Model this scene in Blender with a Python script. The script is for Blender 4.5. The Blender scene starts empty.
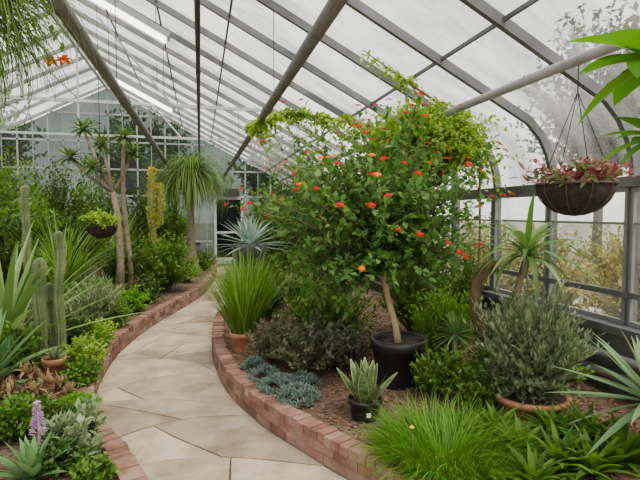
import bpy, bmesh, math, random
from mathutils import Vector, noise, Matrix
random.seed(7)
C = bpy.context.scene.collection
V = Vector
R = random.random
U = random.uniform
G = random.gauss
PI = math.pi
EYE = 1.6
YAW = math.radians(14.0); PIT = math.radians(3.2)
SY, CY, SP, CP = math.sin(YAW), math.cos(YAW), math.sin(PIT), math.cos(PIT)

# ------------------------------------------------------------------ placing
def gp(u, d):
    r = (u-320)/480*d
    return (d*SY + r*CY, d*CY - r*SY)
def zz(v, d):
    yc = (240-v)/480
    t = d/(CP+SP*yc)
    return EYE + t*(-SP+CP*yc)

def hermite(pts):
    ys = [p[0] for p in pts]; xs = [p[1] for p in pts]; n = len(pts)
    ms = []
    for i in range(n):
        a = max(i-1, 0); b = min(i+1, n-1)
        ms.append((xs[b]-xs[a])/(ys[b]-ys[a]))
    def f(y):
        y = min(max(y, ys[0]), ys[-1])
        i = 0
        while i < n-2 and y > ys[i+1]: i += 1
        h = ys[i+1]-ys[i]; t = (y-ys[i])/h
        return ((2*t**3-3*t*t+1)*xs[i] + (t**3-2*t*t+t)*h*ms[i] + (-2*t**3+3*t*t)*xs[i+1] + (t**3-t*t)*h*ms[i+1])
    return f
eL = hermite([(-1.5,-.6),(0,-.55),(1,-.35),(2,-.2),(2.5,-.26),(3.02,-.445),(3.585,-.708),(4.26,-.874),(4.9,-.945),(5.86,-.91),(7,-.70),(8.44,-.274),(9.83,.07),(11.72,.30),(13.5,.42),(15.4,.47)])
eR = hermite([(-1.5,1.2),(0,1.2),(1,1.22),(1.8,1.2),(2.3,1.05),(2.70,.83),(3.10,.634),(3.55,.432),(4.216,.234),(5.1,.13),(5.89,.129),(6.95,.23),(8.44,.66),(9.83,1.02),(11.72,1.25),(13.5,1.35),(15.4,1.4)])
def slope(f, y): return (f(y+.02)-f(y-.02))/.04
def outL(y): return eL(y)-.12*math.sqrt(1+slope(eL,y)**2)
def outR(y): return eR(y)+.12*math.sqrt(1+slope(eR,y)**2)
def bedz(x, y):
    n = noise.noise(V((x*1.7, y*1.7, 3.1)))*.03 + noise.noise(V((x*6, y*6, 1.1)))*.008
    if x < 0.0:
        t = min(max((outL(y)-.25-x)/1.6, 0), 1); t = t*t*(3-2*t)
        return .155 + n*min(1, .3+t) + .26*t
    t = min(max((x-outR(y)-.1)/1.2, 0), 1)
    return .155 + n + .05*t

# ------------------------------------------------------------------ materials
def nmat(name):
    m = bpy.data.materials.new(name); m.use_nodes = True
    nt = m.node_tree; nt.nodes.clear()
    out = nt.nodes.new('ShaderNodeOutputMaterial')
    return m, nt, out
def ramp(nt, cols, pos=None):
    r = nt.nodes.new('ShaderNodeValToRGB')
    el = r.color_ramp.elements
    n = len(cols)
    while len(el) < n: el.new(.5)
    for i, c in enumerate(cols):
        el[i].position = pos[i] if pos else i/max(1, n-1)
        el[i].color = (c[0], c[1], c[2], 1)
    return r
def leafm(name, cols, rough=.55, tr=.35):
    m, nt, out = nmat(name)
    g = nt.nodes.new('ShaderNodeNewGeometry')
    r = ramp(nt, cols); nt.links.new(g.outputs['Random Per Island'], r.inputs[0])
    p = nt.nodes.new('ShaderNodeBsdfPrincipled'); p.inputs['Roughness'].default_value = rough
    p.inputs['Specular IOR Level'].default_value = .2
    nt.links.new(r.outputs[0], p.inputs['Base Color'])
    t = nt.nodes.new('ShaderNodeBsdfTranslucent')
    h = nt.nodes.new('ShaderNodeHueSaturation'); h.inputs['Value'].default_value = 1.7; h.inputs['Saturation'].default_value = 1.15
    nt.links.new(r.outputs[0], h.inputs['Color']); nt.links.new(h.outputs[0], t.inputs['Color'])
    mx = nt.nodes.new('ShaderNodeMixShader'); mx.inputs[0].default_value = tr
    nt.links.new(p.outputs[0], mx.inputs[1]); nt.links.new(t.outputs[0], mx.inputs[2])
    nt.links.new(mx.outputs[0], out.inputs[0])
    return m
def solid(name, cols, scale=8, rough=.6, bump=.0, metal=0, stretch=None, island=False, detail=4, imix=.5, stain=None):
    m, nt, out = nmat(name)
    tc = nt.nodes.new('ShaderNodeTexCoord')
    mp = nt.nodes.new('ShaderNodeMapping')
    if stretch: mp.inputs['Scale'].default_value = stretch
    nt.links.new(tc.outputs['Object'], mp.inputs['Vector'])
    n = nt.nodes.new('ShaderNodeTexNoise'); n.inputs['Scale'].default_value = scale; n.inputs['Detail'].default_value = detail
    nt.links.new(mp.outputs[0], n.inputs['Vector'])
    r = ramp(nt, cols, [.3+.4*i/max(1, len(cols)-1) for i in range(len(cols))])
    if island:
        g = nt.nodes.new('ShaderNodeNewGeometry')
        mm = nt.nodes.new('ShaderNodeMix'); mm.inputs[0].default_value = imix
        nt.links.new(n.outputs[0], mm.inputs[2]); nt.links.new(g.outputs['Random Per Island'], mm.inputs[3])
        nt.links.new(mm.outputs[0], r.inputs[0])
    else:
        nt.links.new(n.outputs[0], r.inputs[0])
    col = r.outputs[0]
    if stain:
        n2 = nt.nodes.new('ShaderNodeTexNoise'); n2.inputs['Scale'].default_value = stain[0]; n2.inputs['Detail'].default_value = 9; n2.inputs['Roughness'].default_value = .7
        nt.links.new(tc.outputs['Object'], n2.inputs['Vector'])
        r2 = ramp(nt, [(1,1,1), stain[1]], [.45, .7]); nt.links.new(n2.outputs[0], r2.inputs[0])
        mc = nt.nodes.new('ShaderNodeMix'); mc.data_type = 'RGBA'; mc.blend_type = 'MULTIPLY'; mc.inputs[0].default_value = 1
        nt.links.new(col, mc.inputs[6]); nt.links.new(r2.outputs[0], mc.inputs[7]); col = mc.outputs[2]
    p = nt.nodes.new('ShaderNodeBsdfPrincipled'); p.inputs['Roughness'].default_value = rough; p.inputs['Metallic'].default_value = metal
    nt.links.new(col, p.inputs['Base Color'])
    if bump:
        b = nt.nodes.new('ShaderNodeBump'); b.inputs['Strength'].default_value = bump; b.inputs['Distance'].default_value = .02
        nt.links.new(n.outputs[0], b.inputs['Height']); nt.links.new(b.outputs[0], p.inputs['Normal'])
    nt.links.new(p.outputs[0], out.inputs[0])
    return m
def glassm(name, haze0, haze1, scale, tint=((.99,.99,.97),(.20,.215,.215)), white=(.42,.43,.42), stretch=(1,1,1), rg=.62):
    m, nt, out = nmat(name)
    tc = nt.nodes.new('ShaderNodeTexCoord')
    m0 = nt.nodes.new('ShaderNodeMapping'); m0.inputs['Scale'].default_value = stretch; nt.links.new(tc.outputs['Object'], m0.inputs[0])
    n = nt.nodes.new('ShaderNodeTexNoise'); n.inputs['Scale'].default_value = scale; n.inputs['Detail'].default_value = 6; n.inputs['Roughness'].default_value = rg
    nt.links.new(m0.outputs[0], n.inputs['Vector'])
    mr = nt.nodes.new('ShaderNodeMapRange'); mr.inputs[1].default_value = .4; mr.inputs[2].default_value = .72
    mr.inputs[3].default_value = haze0; mr.inputs[4].default_value = haze1
    nt.links.new(n.outputs[0], mr.inputs[0])
    n2 = nt.nodes.new('ShaderNodeTexNoise'); n2.inputs['Scale'].default_value = scale*.8; n2.inputs['Detail'].default_value = 7; n2.inputs['Roughness'].default_value = rg
    mp = nt.nodes.new('ShaderNodeMapping'); mp.inputs['Location'].default_value = (5,9,2); nt.links.new(m0.outputs[0], mp.inputs[0]); nt.links.new(mp.outputs[0], n2.inputs['Vector'])
    r = ramp(nt, tint, [.42,.70]); nt.links.new(n2.outputs[0], r.inputs[0])
    t = nt.nodes.new('ShaderNodeBsdfTransparent'); nt.links.new(r.outputs[0], t.inputs[0])
    w = nt.nodes.new('ShaderNodeBsdfTranslucent'); w.inputs[0].default_value = (*white, 1)
    gl = nt.nodes.new('ShaderNodeBsdfGlossy'); gl.inputs['Roughness'].default_value = .1
    mx = nt.nodes.new('ShaderNodeMixShader'); nt.links.new(mr.outputs[0], mx.inputs[0])
    nt.links.new(t.outputs[0], mx.inputs[1]); nt.links.new(w.outputs[0], mx.inputs[2])
    m2 = nt.nodes.new('ShaderNodeMixShader'); m2.inputs[0].default_value = .02
    nt.links.new(mx.outputs[0], m2.inputs[1]); nt.links.new(gl.outputs[0], m2.inputs[2])
    nt.links.new(m2.outputs[0], out.inputs[0])
    return m
def emis(name, c, s):
    m, nt, out = nmat(name)
    e = nt.nodes.new('ShaderNodeEmission'); e.inputs[0].default_value = (*c, 1); e.inputs[1].default_value = s
    nt.links.new(e.outputs[0], out.inputs[0]); return m

M = {}
M['mid'] = leafm('mid green leaf', [(.042,.108,.014),(.09,.19,.024),(.15,.275,.04)])
M['lant'] = leafm('lantana leaf', [(.038,.10,.022),(.072,.16,.035),(.108,.215,.05),(.165,.29,.075)], .65, .35)
M['dark'] = leafm('dark green leaf', [(.026,.066,.011),(.05,.11,.019),(.09,.16,.028)], .45, .25)
M['lime'] = leafm('lime leaf', [(.17,.28,.03),(.25,.38,.05),(.36,.48,.10)], .5, .4)
M['fresh'] = leafm('fresh green leaf', [(.08,.20,.014),(.14,.31,.025),(.22,.41,.045)], .5, .4)
M['broad'] = leafm('broad glossy leaf', [(.05,.15,.012),(.09,.23,.02),(.14,.30,.035)], .4, .35)
M['grey'] = leafm('grey green leaf', [(.12,.18,.08),(.2,.26,.125),(.29,.34,.19)], .6, .2)
M['blue'] = leafm('blue grey leaf', [(.10,.165,.14),(.17,.24,.205),(.27,.34,.29)], .55, .15)
M['olive'] = leafm('olive purple leaf', [(.06,.085,.035),(.12,.15,.07),(.20,.23,.135),(.11,.09,.07)], .6, .25)
M['rosem'] = leafm('grey shrub leaf', [(.09,.135,.06),(.16,.21,.105),(.26,.30,.175)], .6, .25)
M['yell'] = leafm('yellow leaf', [(.36,.32,.04),(.56,.47,.08),(.26,.30,.05)], .5, .3)
M['dry'] = leafm('dry tan leaf', [(.13,.06,.028),(.26,.15,.075),(.38,.27,.15),(.20,.17,.08)], .7, .2)
M['burg'] = leafm('burgundy leaf', [(.12,.03,.035),(.28,.07,.08),(.36,.15,.15),(.10,.14,.045),(.16,.2,.07)], .5, .25)
M['agave'] = leafm('agave leaf', [(.08,.18,.06),(.14,.26,.095),(.20,.33,.14)], .45, .15)
M['agblue'] = leafm('blue agave leaf', [(.18,.28,.22),(.26,.37,.30),(.39,.49,.41)], .55, .15)
M['yucca'] = leafm('yucca leaf', [(.10,.19,.08),(.17,.27,.13),(.28,.37,.2)], .5, .15)
M['sword'] = leafm('sword leaf', [(.08,.17,.04),(.15,.26,.07),(.25,.36,.13)], .4, .2)
M['tuft'] = leafm('dull tuft leaf', [(.06,.12,.03),(.10,.17,.045),(.17,.25,.08)], .55, .25)
M['pony'] = leafm('ponytail leaf', [(.06,.12,.025),(.11,.19,.04),(.18,.27,.06)], .5, .3)
M['grass'] = leafm('grass leaf', [(.05,.14,.012),(.10,.235,.02),(.17,.345,.04)], .5, .35)
M['reed'] = leafm('reed leaf', [(.06,.14,.02),(.11,.21,.035),(.19,.31,.06)], .5, .35)
M['snake'] = solid('snake plant leaf', [(.03,.07,.018),(.09,.155,.05),(.19,.26,.10)], 18, .4, 0, 0, (1,1,3))
M['sedge'] = solid('snake plant margin', [(.38,.41,.17),(.50,.51,.25)], 9, .45)
M['far'] = leafm('dry outdoor leaf', [(.20,.20,.06),(.33,.31,.10),(.48,.42,.17)], .8, .3)
M['fart'] = leafm('outdoor tree leaf', [(.07,.085,.06),(.11,.125,.085),(.16,.17,.12)], .8, .2)
M['redfl'] = leafm('red flower', [(.34,.001,.002),(.46,.003,.003),(.52,.010,.003)], .7, .1)
M['orfl'] = leafm('orange flower', [(.72,.10,.003),(.78,.19,.006),(.8,.28,.012)], .7, .1)
M['pink'] = leafm('pale lilac flower', [(.52,.34,.50),(.66,.48,.62),(.45,.33,.45)], .6, .3)
M['yfl'] = leafm('yellow flower', [(.9,.68,.03),(.95,.75,.06)], .6, .2)
M['stem'] = solid('green brown stem', [(.10,.09,.035),(.18,.14,.06)], 10, .8)
M['bark'] = solid('grey brown bark', [(.12,.09,.06),(.24,.19,.13),(.18,.14,.095)], 14, .85, .5)
M['otwig'] = solid('outdoor grey twig', [(.14,.14,.12),(.20,.20,.17)], 5, .9)
M['bark2'] = solid('tan trunk', [(.36,.25,.13),(.50,.38,.23)], 12, .8, .3)
M['hair'] = solid('brown hairy trunk', [(.10,.06,.03),(.25,.16,.09)], 30, .9, .8, 0, (1,1,.3))
M['cact'] = solid('cactus skin', [(.06,.105,.035),(.11,.155,.055),(.17,.19,.08)], 9, .7, .2)
M['spine'] = solid('cactus spine', [(.36,.30,.18),(.45,.38,.25)], 9, .7)
M['terra'] = solid('terracotta', [(.38,.14,.065),(.50,.22,.115)], 7, .8, .1)
M['black'] = solid('black plastic', [(.010,.010,.011),(.018,.018,.02)], 6, .4)
M['soil'] = solid('dark potting soil', [(.03,.02,.014),(.09,.06,.04)], 60, .95, .6)
M['bed'] = solid('bed soil', [(.05,.032,.022),(.11,.07,.045),(.17,.11,.07)], 22, .95, .7, detail=8)
M['chip'] = leafm('wood chip', [(.08,.042,.025),(.18,.095,.055),(.28,.165,.10),(.13,.075,.05)], .9, 0)
M['brick'] = solid('weathered dusty brick', [(.16,.075,.052),(.23,.11,.078),(.29,.15,.11),(.31,.20,.155)], 9, .95, .5, island=True, imix=.4, stain=(5, (.50,.47,.43)))
M['mortar'] = solid('mortar', [(.17,.135,.105),(.26,.215,.175)], 20, .95, .4)
M['stone'] = solid('buff flagstone', [(.29,.23,.155),(.39,.325,.225),(.47,.40,.29),(.36,.295,.205)], 3.2, .85, .15, island=True, detail=9, imix=.5, stain=(2.4, (.50,.45,.37)))
M['joint'] = solid('path joint', [(.055,.04,.027),(.10,.075,.05)], 20, .95, .3)
M['frame'] = solid('dark grey bar', [(.085,.09,.09),(.14,.145,.145)], 5, .6)  # darker grey; on the near roof bars it paints in their backlit look
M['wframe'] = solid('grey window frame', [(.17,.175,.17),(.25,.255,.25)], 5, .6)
M['white'] = solid('off white painted bar', [(.40,.42,.41),(.52,.54,.53)], 5, .6)
M['gable'] = solid('grey green gable bar', [(.24,.26,.25),(.32,.34,.33)], 5, .6)
M['pipe'] = solid('weathered grey pipe', [(.12,.12,.115),(.18,.18,.17)], 8, .5, 0, .2)
M['lpipe'] = solid('light grey steel tube', [(.26,.265,.26),(.36,.365,.36)], 8, .5, 0, .2)
M['dpipe'] = solid('dark pipe', [(.05,.05,.05),(.08,.08,.08)], 8, .5, 0, .2)
M['coir'] = solid('dark coir liner', [(.012,.010,.008),(.045,.03,.02)], 30, .95, .8)
M['wire'] = solid('black wire', [(.02,.02,.02),(.04,.04,.04)], 8, .5, 0, .5)
M['wood'] = solid('basket wood', [(.05,.032,.02),(.11,.07,.045)], 10, .8, .3, 0, (1,1,5))
M['conc'] = solid('concrete', [(.10,.098,.09),(.17,.165,.15)], 6, .9, .2)
M['ground'] = solid('outdoor paving', [(.25,.24,.20),(.36,.345,.30)], .6, .95, .1)
M['glass'] = glassm('roof glass', .06, .45, 1.7, stretch=(.5,1.4,.5))
M['wglass'] = glassm('wall glass', .03, .16, 2.5, ((.90,.91,.88),(.56,.58,.55)))
M['eglass'] = glassm('end glass', .2, .4, 1.3, ((.15,.185,.165),(.08,.105,.09)), (.05,.065,.056))
M['dglass'] = glassm('door glass', .02, .05, 1.5, ((.05,.06,.06),(.03,.04,.04)), (.08,.1,.1))  # near-black tint paints in the darkness of the room beyond the door
M['screen'] = glassm('window screen', .04, .10, 6, ((.76,.77,.75),(.60,.61,.59)), (.22,.22,.22))
M['tube'] = emis('lamp tube', (1,.97,.88), 7)
M['sign'] = solid('dark sign', [(.02,.02,.02),(.03,.03,.03)], 5, .4)
M['ceram'] = solid('grey glazed pot', [(.07,.075,.07),(.12,.125,.12)], 5, .6)
M['tag'] = solid('white sticker', [(.8,.8,.8),(.85,.85,.85)], 5, .6)

# ------------------------------------------------------------------ mesh builder
class MB:
    def __init__(s): s.v = []; s.f = []
    def tube(s, pts, rad, n=8, cap=True):
        pts = [V(p) for p in pts]; k0 = len(s.v); m = len(pts)
        if not isinstance(rad, (list, tuple)): rad = [rad]*m
        ref = None
        for i, p in enumerate(pts):
            t = (pts[min(i+1, m-1)]-pts[max(i-1, 0)])
            if t.length < 1e-9: t = V((0,0,1))
            t.normalize()
            if ref is None:
                ref = V((1,0,0)) if abs(t.x) < .8 else V((0,1,0))
            a = ref - t*ref.dot(t)
            if a.length < 1e-6: a = t.orthogonal()
            a.normalize(); ref = a; b = t.cross(a)
            for j in range(n):
                an = 2*PI*j/n
                s.v.append(p+a*(rad[i]*math.cos(an))+b*(rad[i]*math.sin(an)))
        for i in range(m-1):
            for j in range(n):
                j2 = (j+1) % n
                s.f.append((k0+i*n+j, k0+i*n+j2, k0+(i+1)*n+j2, k0+(i+1)*n+j))
        if cap:
            s.f.append(tuple(k0+j for j in range(n))[::-1]); s.f.append(tuple(k0+(m-1)*n+j for j in range(n)))
    def lathe(s, prof, n=28, c=(0,0,0)):
        rings = []
        for r, z in prof:
            if r < 1e-6:
                rings.append([len(s.v)]); s.v.append(V((c[0], c[1], c[2]+z)))
            else:
                rings.append(list(range(len(s.v), len(s.v)+n)))
                for j in range(n):
                    a = 2*PI*j/n; s.v.append(V((c[0]+r*math.cos(a), c[1]+r*math.sin(a), c[2]+z)))
        for A, B in zip(rings, rings[1:]):
            for j in range(n):
                j2 = (j+1) % n
                if len(A) == 1 and len(B) == 1: continue
                if len(A) == 1: s.f.append((A[0], B[j2], B[j]))
                elif len(B) == 1: s.f.append((A[j], A[j2], B[0]))
                else: s.f.append((A[j], A[j2], B[j2], B[j]))
    def box(s, c, dx, dy, dz, ax=None, ay=None, az=None):
        c = V(c); ax = V(ax or (1,0,0)); ay = V(ay or (0,1,0)); az = V(az or (0,0,1)); k = len(s.v)
        for sx in (-1, 1):
            for sy in (-1, 1):
                for sz in (-1, 1):
                    s.v.append(c+ax*(sx*dx/2)+ay*(sy*dy/2)+az*(sz*dz/2))
        for f in ((0,1,3,2),(4,6,7,5),(0,4,5,1),(2,3,7,6),(0,2,6,4),(1,5,7,3)): s.f.append(tuple(k+i for i in f))
    def leaf(s, p, d, nr, L, W):
        side = d.cross(nr)
        if side.length < 1e-4: side = d.orthogonal()
        side.normalize(); up = side.cross(d); k = len(s.v); w = W/2
        a = p+d*(L*.35); b = p+d*(L*.72)-up*(L*.05)
        s.v += [p, a-side*w+up*(w*.35), a, a+side*w+up*(w*.35), b-side*(w*.75)+up*(w*.2), b, b+side*(w*.75)+up*(w*.2), p+d*L-up*(L*.16)]
        s.f += [(k,k+2,k+1),(k,k+3,k+2),(k+1,k+2,k+5,k+4),(k+2,k+3,k+6,k+5),(k+4,k+5,k+7),(k+5,k+6,k+7)]
    def leaf4(s, p, d, nr, L, W):
        side = d.cross(nr)
        if side.length < 1e-4: side = d.orthogonal()
        side.normalize(); k = len(s.v); a = p+d*(L*.45)
        s.v += [p, a-side*(W/2), p+d*L, a+side*(W/2)]
        s.f.append((k, k+3, k+2, k+1))
    def blade(s, base, az, el, L, W, droop=.6, n=5, fold=.15, prof=None, edge=0):
        p = V(base); ca, sa = math.cos(az), math.sin(az); side = V((-sa, ca, 0)); st = L/n; k = len(s.v)
        c = 4 if edge else (3 if fold else 2)
        for i in range(n+1):
            t = i/n; w = max(W*.5*(prof(t) if prof else (1-t)**.6), .0004); e = el-droop*t
            nr = V((-math.sin(e)*ca, -math.sin(e)*sa, math.cos(e)))
            if edge:
                q = nr*(fold*w*2); s.v += [p-side*(w+edge)+q, p-side*w+q, p+side*w+q, p+side*(w+edge)+q]
            elif c == 3: s.v += [p-side*w+nr*(fold*w*2), p.copy(), p+side*w+nr*(fold*w*2)]
            else: s.v += [p-side*w, p+side*w]
            p = p+V((math.cos(e)*ca, math.cos(e)*sa, math.sin(e)))*st
        for i in range(n):
            for j in ((0, 2) if edge else range(c-1)):
                a = k+i*c+j; s.f.append((a, a+1, a+c+1, a+c))
    def build(s, name, mat, parent=None, smooth=True):
        me = bpy.data.meshes.new(name); me.from_pydata([tuple(x) for x in s.v], [], s.f); me.update()
        me.materials.append(mat)
        if smooth: me.polygons.foreach_set('use_smooth', [True]*len(me.polygons))
        o = bpy.data.objects.new(name, me); C.objects.link(o)
        if parent: o.parent = parent
        return o
def struct(o): o['kind'] = 'structure'; return o
def empty(name, loc=(0,0,0)):
    o = bpy.data.objects.new(name, None); C.objects.link(o); o.location = loc; o.empty_display_size = .1; return o
def thing(name, label, cat, loc=(0,0,0), group=None):
    o = empty(name, loc); o['label'] = label; o['category'] = cat
    if group: o['group'] = group
    return o
def tag(o, label, cat, group=None):
    o['label'] = label; o['category'] = cat
    if group: o['group'] = group
    return o
def rv():
    v = V((G(0,1), G(0,1), G(0,1)))
    return v.normalized() if v.length > 1e-6 else V((0,0,1))

# ------------------------------------------------------------------ plant pieces
def bush(root, rx, ry, rz, cz, nt, nl, L, W, lm, sm='stem', oz=0., o=(0,0), s0=(0,0), inner=.35, upw=.3, simple=False, zmin=.04, shell=.45, sr=.006, rnd=.8, name='foliage', tn=.5, zlow=-.75, sprays=0, skirt=0, zmax=None):
    lf = MB(); st = MB(); tips = []
    for i in range(nt+sprays):
        while True:
            d = rv()
            if i >= nt: d.z = abs(d.z)*.9+.15; d.normalize()
            if d.z > zlow - (skirt*max(0, -d.x) if skirt else 0): break
        rad = R()**shell if i < nt else U(1.1, 1.42)
        ky = min(rad, 1.1)
        e = V((o[0]+rx*d.x*rad, o[1]+ry*d.y*ky, max(zmin, cz+rz*d.z*rad)))
        s = V((s0[0]+U(-.03,.03), s0[1]+U(-.03,.03), oz))
        c = (s+e)*.5+V((U(-.1,.1)*rx, U(-.1,.1)*ry, .2*rz))
        def bz(t): return s*(1-t)**2+c*(2*t*(1-t))+e*t*t
        st.tube([bz(k/4) for k in range(5)], [sr, sr*.85, sr*.65, sr*.5, sr*.3], 3, False)
        for k in range(nl):
            t = inner+(1-inner)*(k+R())/nl
            p = bz(t); tan = ((c-s)*(1-t)+(e-c)*t).normalized()
            dd = (tan*tn+rv()*rnd+V((0,0,upw))).normalized()
            nr = (V((0,0,1))+rv()*.6).normalized()
            (lf.leaf4 if simple else lf.leaf)(p, dd, nr, L*U(.65,1.2), W*U(.8,1.2))
        tips.append((e, (e-V((o[0],o[1],cz))).normalized(), rad))
    lf.build(name, M[lm], root); st.build('stems', M[sm], root)
    return tips
AGP = lambda t: min(1, .65+1.3*t)*max(0, (1-t**2.6))
LFP = lambda t: math.sin(PI*min(1, max(.02, t))**.85)
def rosette(root, n, L, W, lm, e0=.1, e1=1.45, droop=.3, z=0., fold=.18, prof=AGP, c=(0,0), name='leaves', n_seg=5, jit=.15, r0=.01, shrink=.35):
    mb = MB()
    for i in range(n):
        f = i/n; az = i*2.39996+U(-.2,.2); el = e0+(e1-e0)*f+U(-jit,jit)
        l = L*(1-shrink*f)*U(.85,1.1)
        mb.blade((c[0]+math.cos(az)*r0, c[1]+math.sin(az)*r0, z+f*.03), az, el, l, W*U(.85,1.1), droop*U(.6,1.4), n_seg, fold, prof)
    return mb.build(name, M[lm], root)
def clump(root, n, r, L0, L1, W, lm, e0=.8, e1=1.5, d0=.2, d1=1.2, z=0., name='blades', n_seg=5):
    mb = MB()
    for i in range(n):
        a = U(0, 2*PI); rr = r*math.sqrt(R()); az = a+U(-.7,.7)
        mb.blade((rr*math.cos(a), rr*math.sin(a), z), az, U(e0,e1), U(L0,L1), W, U(d0,d1), n_seg, 0)
    return mb.build(name, M[lm], root)
def mound(root, r, h, n, k, L, W, lm, z=0.):
    mb = MB()
    for i in range(n):
        a = U(0, 2*PI); q = math.sqrt(R()); rr = r*q
        c = V((rr*math.cos(a), rr*math.sin(a), z+h*(1-q*q)*U(.7,1)+.02))
        for j in range(k):
            az = j*2.4+U(-.2,.2); mb.blade(c, az, .15+1.2*j/k, L*U(.7,1.1), W, .1, 2, .2, AGP)
    return mb.build('foliage', M[lm], root)
def pot(root, rt, rb, h, mat='terra', z=0., soil=True):
    mb = MB(); mb.lathe([(0,z),(rb,z),(rb*1.02,z+.01),(rt*.97,z+h*.78),(rt*1.05,z+h*.78),(rt*1.06,z+h*.98),(rt*1.03,z+h),(rt*.94,z+h),(rt*.9,z+h*.86)], 32)
    p = mb.build('pot', M[mat], root)
    if soil:
        sb = MB(); sb.lathe([(0,z+h*.9),(rt*.93,z+h*.87)], 24); sb.build('soil', M['soil'], root)
    return p
def place(u, d):
    x, y = gp(u, d); return (x, y, bedz(x, y)-.015)
def shrub(label, u, d, rx, rz, cz, nt, nl, L, W, lm, name='shrub', cat='shrub', group=None, ry=None, **k):
    t = thing(name, label, cat, place(u, d), group)
    bush(t, rx, ry or rx, rz, cz, nt, nl, L, W, lm, **k); return t

# ================================================================== SETTING
# path of flagstones
fl = struct(empty('floor'))
mo = MB(); N = 110
for i in range(N+1):
    y = -1.5+16.9*i/N
    mo.v += [V((eL(y)-.02, y, -.008)), V((eR(y)+.02, y, -.008))]
for i in range(N): mo.f.append((2*i, 2*i+1, 2*i+3, 2*i+2))
mo.build('mortar_bed', M['joint'], fl)
fs = MB(); random.seed(23)
bs = []; y = -1.4; k = 0
while y < 15.2:
    bs.append((y, (U(.1,.45) if k % 2 else -U(.1,.45)))); y += U(.46,.70); k += 1
def stone(poly):
    pts = []
    for (y0,t0),(y1,t1) in zip(poly, poly[1:]+poly[:1]):
        for j in range(9):
            q = j/9; yy = y0+(y1-y0)*q; tt = t0+(t1-t0)*q
            yy += .15*math.sin(PI*tt)
            pts.append(V((eL(yy)+(eR(yy)-eL(yy))*tt, yy, 0)))
    c = sum(pts, V())/len(pts); zo = U(-.002,.003); k0 = len(fs.v); n = len(pts)
    pts = [p+(c-p).normalized()*.008 for p in pts]
    fs.v += [V((p.x,p.y,zo)) for p in pts]; fs.f.append(tuple(range(k0, k0+n)))
    k1 = len(fs.v); fs.v += [V((p.x,p.y,-.012)) for p in pts]
    for j in range(n): fs.f.append((k0+(j+1)%n, k0+j, k1+j, k1+(j+1)%n))
def lerp(P, Q, t): return (P[0]+(Q[0]-P[0])*t, P[1]+(Q[1]-P[1])*t)
tj = .35; drift = .2
for i in range(len(bs)-1):
    (a, sa), (b, sb) = bs[i], bs[i+1]
    A0, A1, B0, B1 = (a-sa/2, 0), (a+sa/2, 1), (b-sb/2, 0), (b+sb/2, 1)
    m = i % 5
    if m in (0, 3):
        tn_ = tj+drift; p, q = lerp(A0,A1,tj), lerp(B0,B1,tn_)
        stone([A0,p,q,B0]); stone([p,A1,B1,q]); tj = tn_
        if tj > .65 or tj < .3: drift = -drift
    elif m == 1:
        q = lerp(B0,B1,U(.6,.85)); stone([A0,A1,q,B0]); stone([A1,B1,q])
    elif m == 2:
        p = lerp(A0,A1,U(.3,.5)); q = lerp(B0,B1,U(.5,.7)); r_ = lerp(A1,B1,U(.4,.6))
        stone([A0,p,q,B0]); stone([p,A1,r_]); stone([p,r_,B1,q])
    else:
        p = lerp(A0,A1,U(.5,.75)); stone([A0,p,B0]); stone([p,A1,B1,B0])
fs.build('flagstones', M['stone'], fl, False)

# brick kerbs
def kerb(f, side):
    root = struct(empty('brick_kerb'))
    ys = [-1.5+16.85*i/1600 for i in range(1601)]
    P = [V((f(y), y, 0)) for y in ys]; S = [0]
    for a, b in zip(P, P[1:]): S.append(S[-1]+(b-a).length)
    def at(s):
        lo, hi = 0, len(S)-1
        while hi-lo > 1:
            m = (lo+hi)//2
            if S[m] <= s: lo = m
            else: hi = m
        t = (s-S[lo])/max(1e-9, S[hi]-S[lo]); p = P[lo].lerp(P[hi], t); T = (P[hi]-P[lo]).normalized()
        return p, T, V((T.y, -T.x, 0))*side
    br = MB(); mt = MB(); tot = S[-1]
    for c in range(2):
        s = .1 if c else 0
        while s < tot-.2:
            l = .195; p, T, n = at(s+l/2); o = U(-.006,.006)
            br.box(p+n*(.055+o)+V((0,0,.034+c*.068)), l, .11, .059, T, n, (0,0,1)); s += .204
    s = 0
    while s < tot-.08:
        p, T, n = at(s+.033); o = U(-.009,.009)
        br.box(p+n*(.06+o)+V((0,0,.136+.03+U(-.007,.006))), .063, .125, .058, T, n, (0,0,1)); s += .071
    for i in range(0, 321):
        p, T, n = at(min(tot, tot*i/320))
        mt.v += [p+n*.005+V((0,0,-.02)), p+n*.005+V((0,0,.186)), p+n*.108+V((0,0,.186)), p+n*.108+V((0,0,-.02))]
    for i in range(320):
        for j in range(3): mt.f.append((4*i+j, 4*i+j+1, 4*i+5+j, 4*i+4+j))
    br.build('bricks', M['brick'], root, False); mt.build('mortar', M['mortar'], root)
kerb(eL, -1); kerb(eR, 1)
# planting beds
def bed(x0f, x1f):
    mb = MB(); ny, nx = 130, 46
    for i in range(ny+1):
        y = -1.5+16.85*i/ny
        for j in range(nx+1):
            x = x0f(y)+(x1f(y)-x0f(y))*j/nx; mb.v.append(V((x, y, bedz(x, y))))
    for i in range(ny):
        for j in range(nx):
            a = i*(nx+1)+j; mb.f.append((a, a+1, a+nx+2, a+nx+1))
    return struct(mb.build('planting_bed', M['bed']))
bed(lambda y: -8.3, lambda y: outL(y)+.03); bed(lambda y: outR(y)-.03, lambda y: 3.12)
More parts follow.
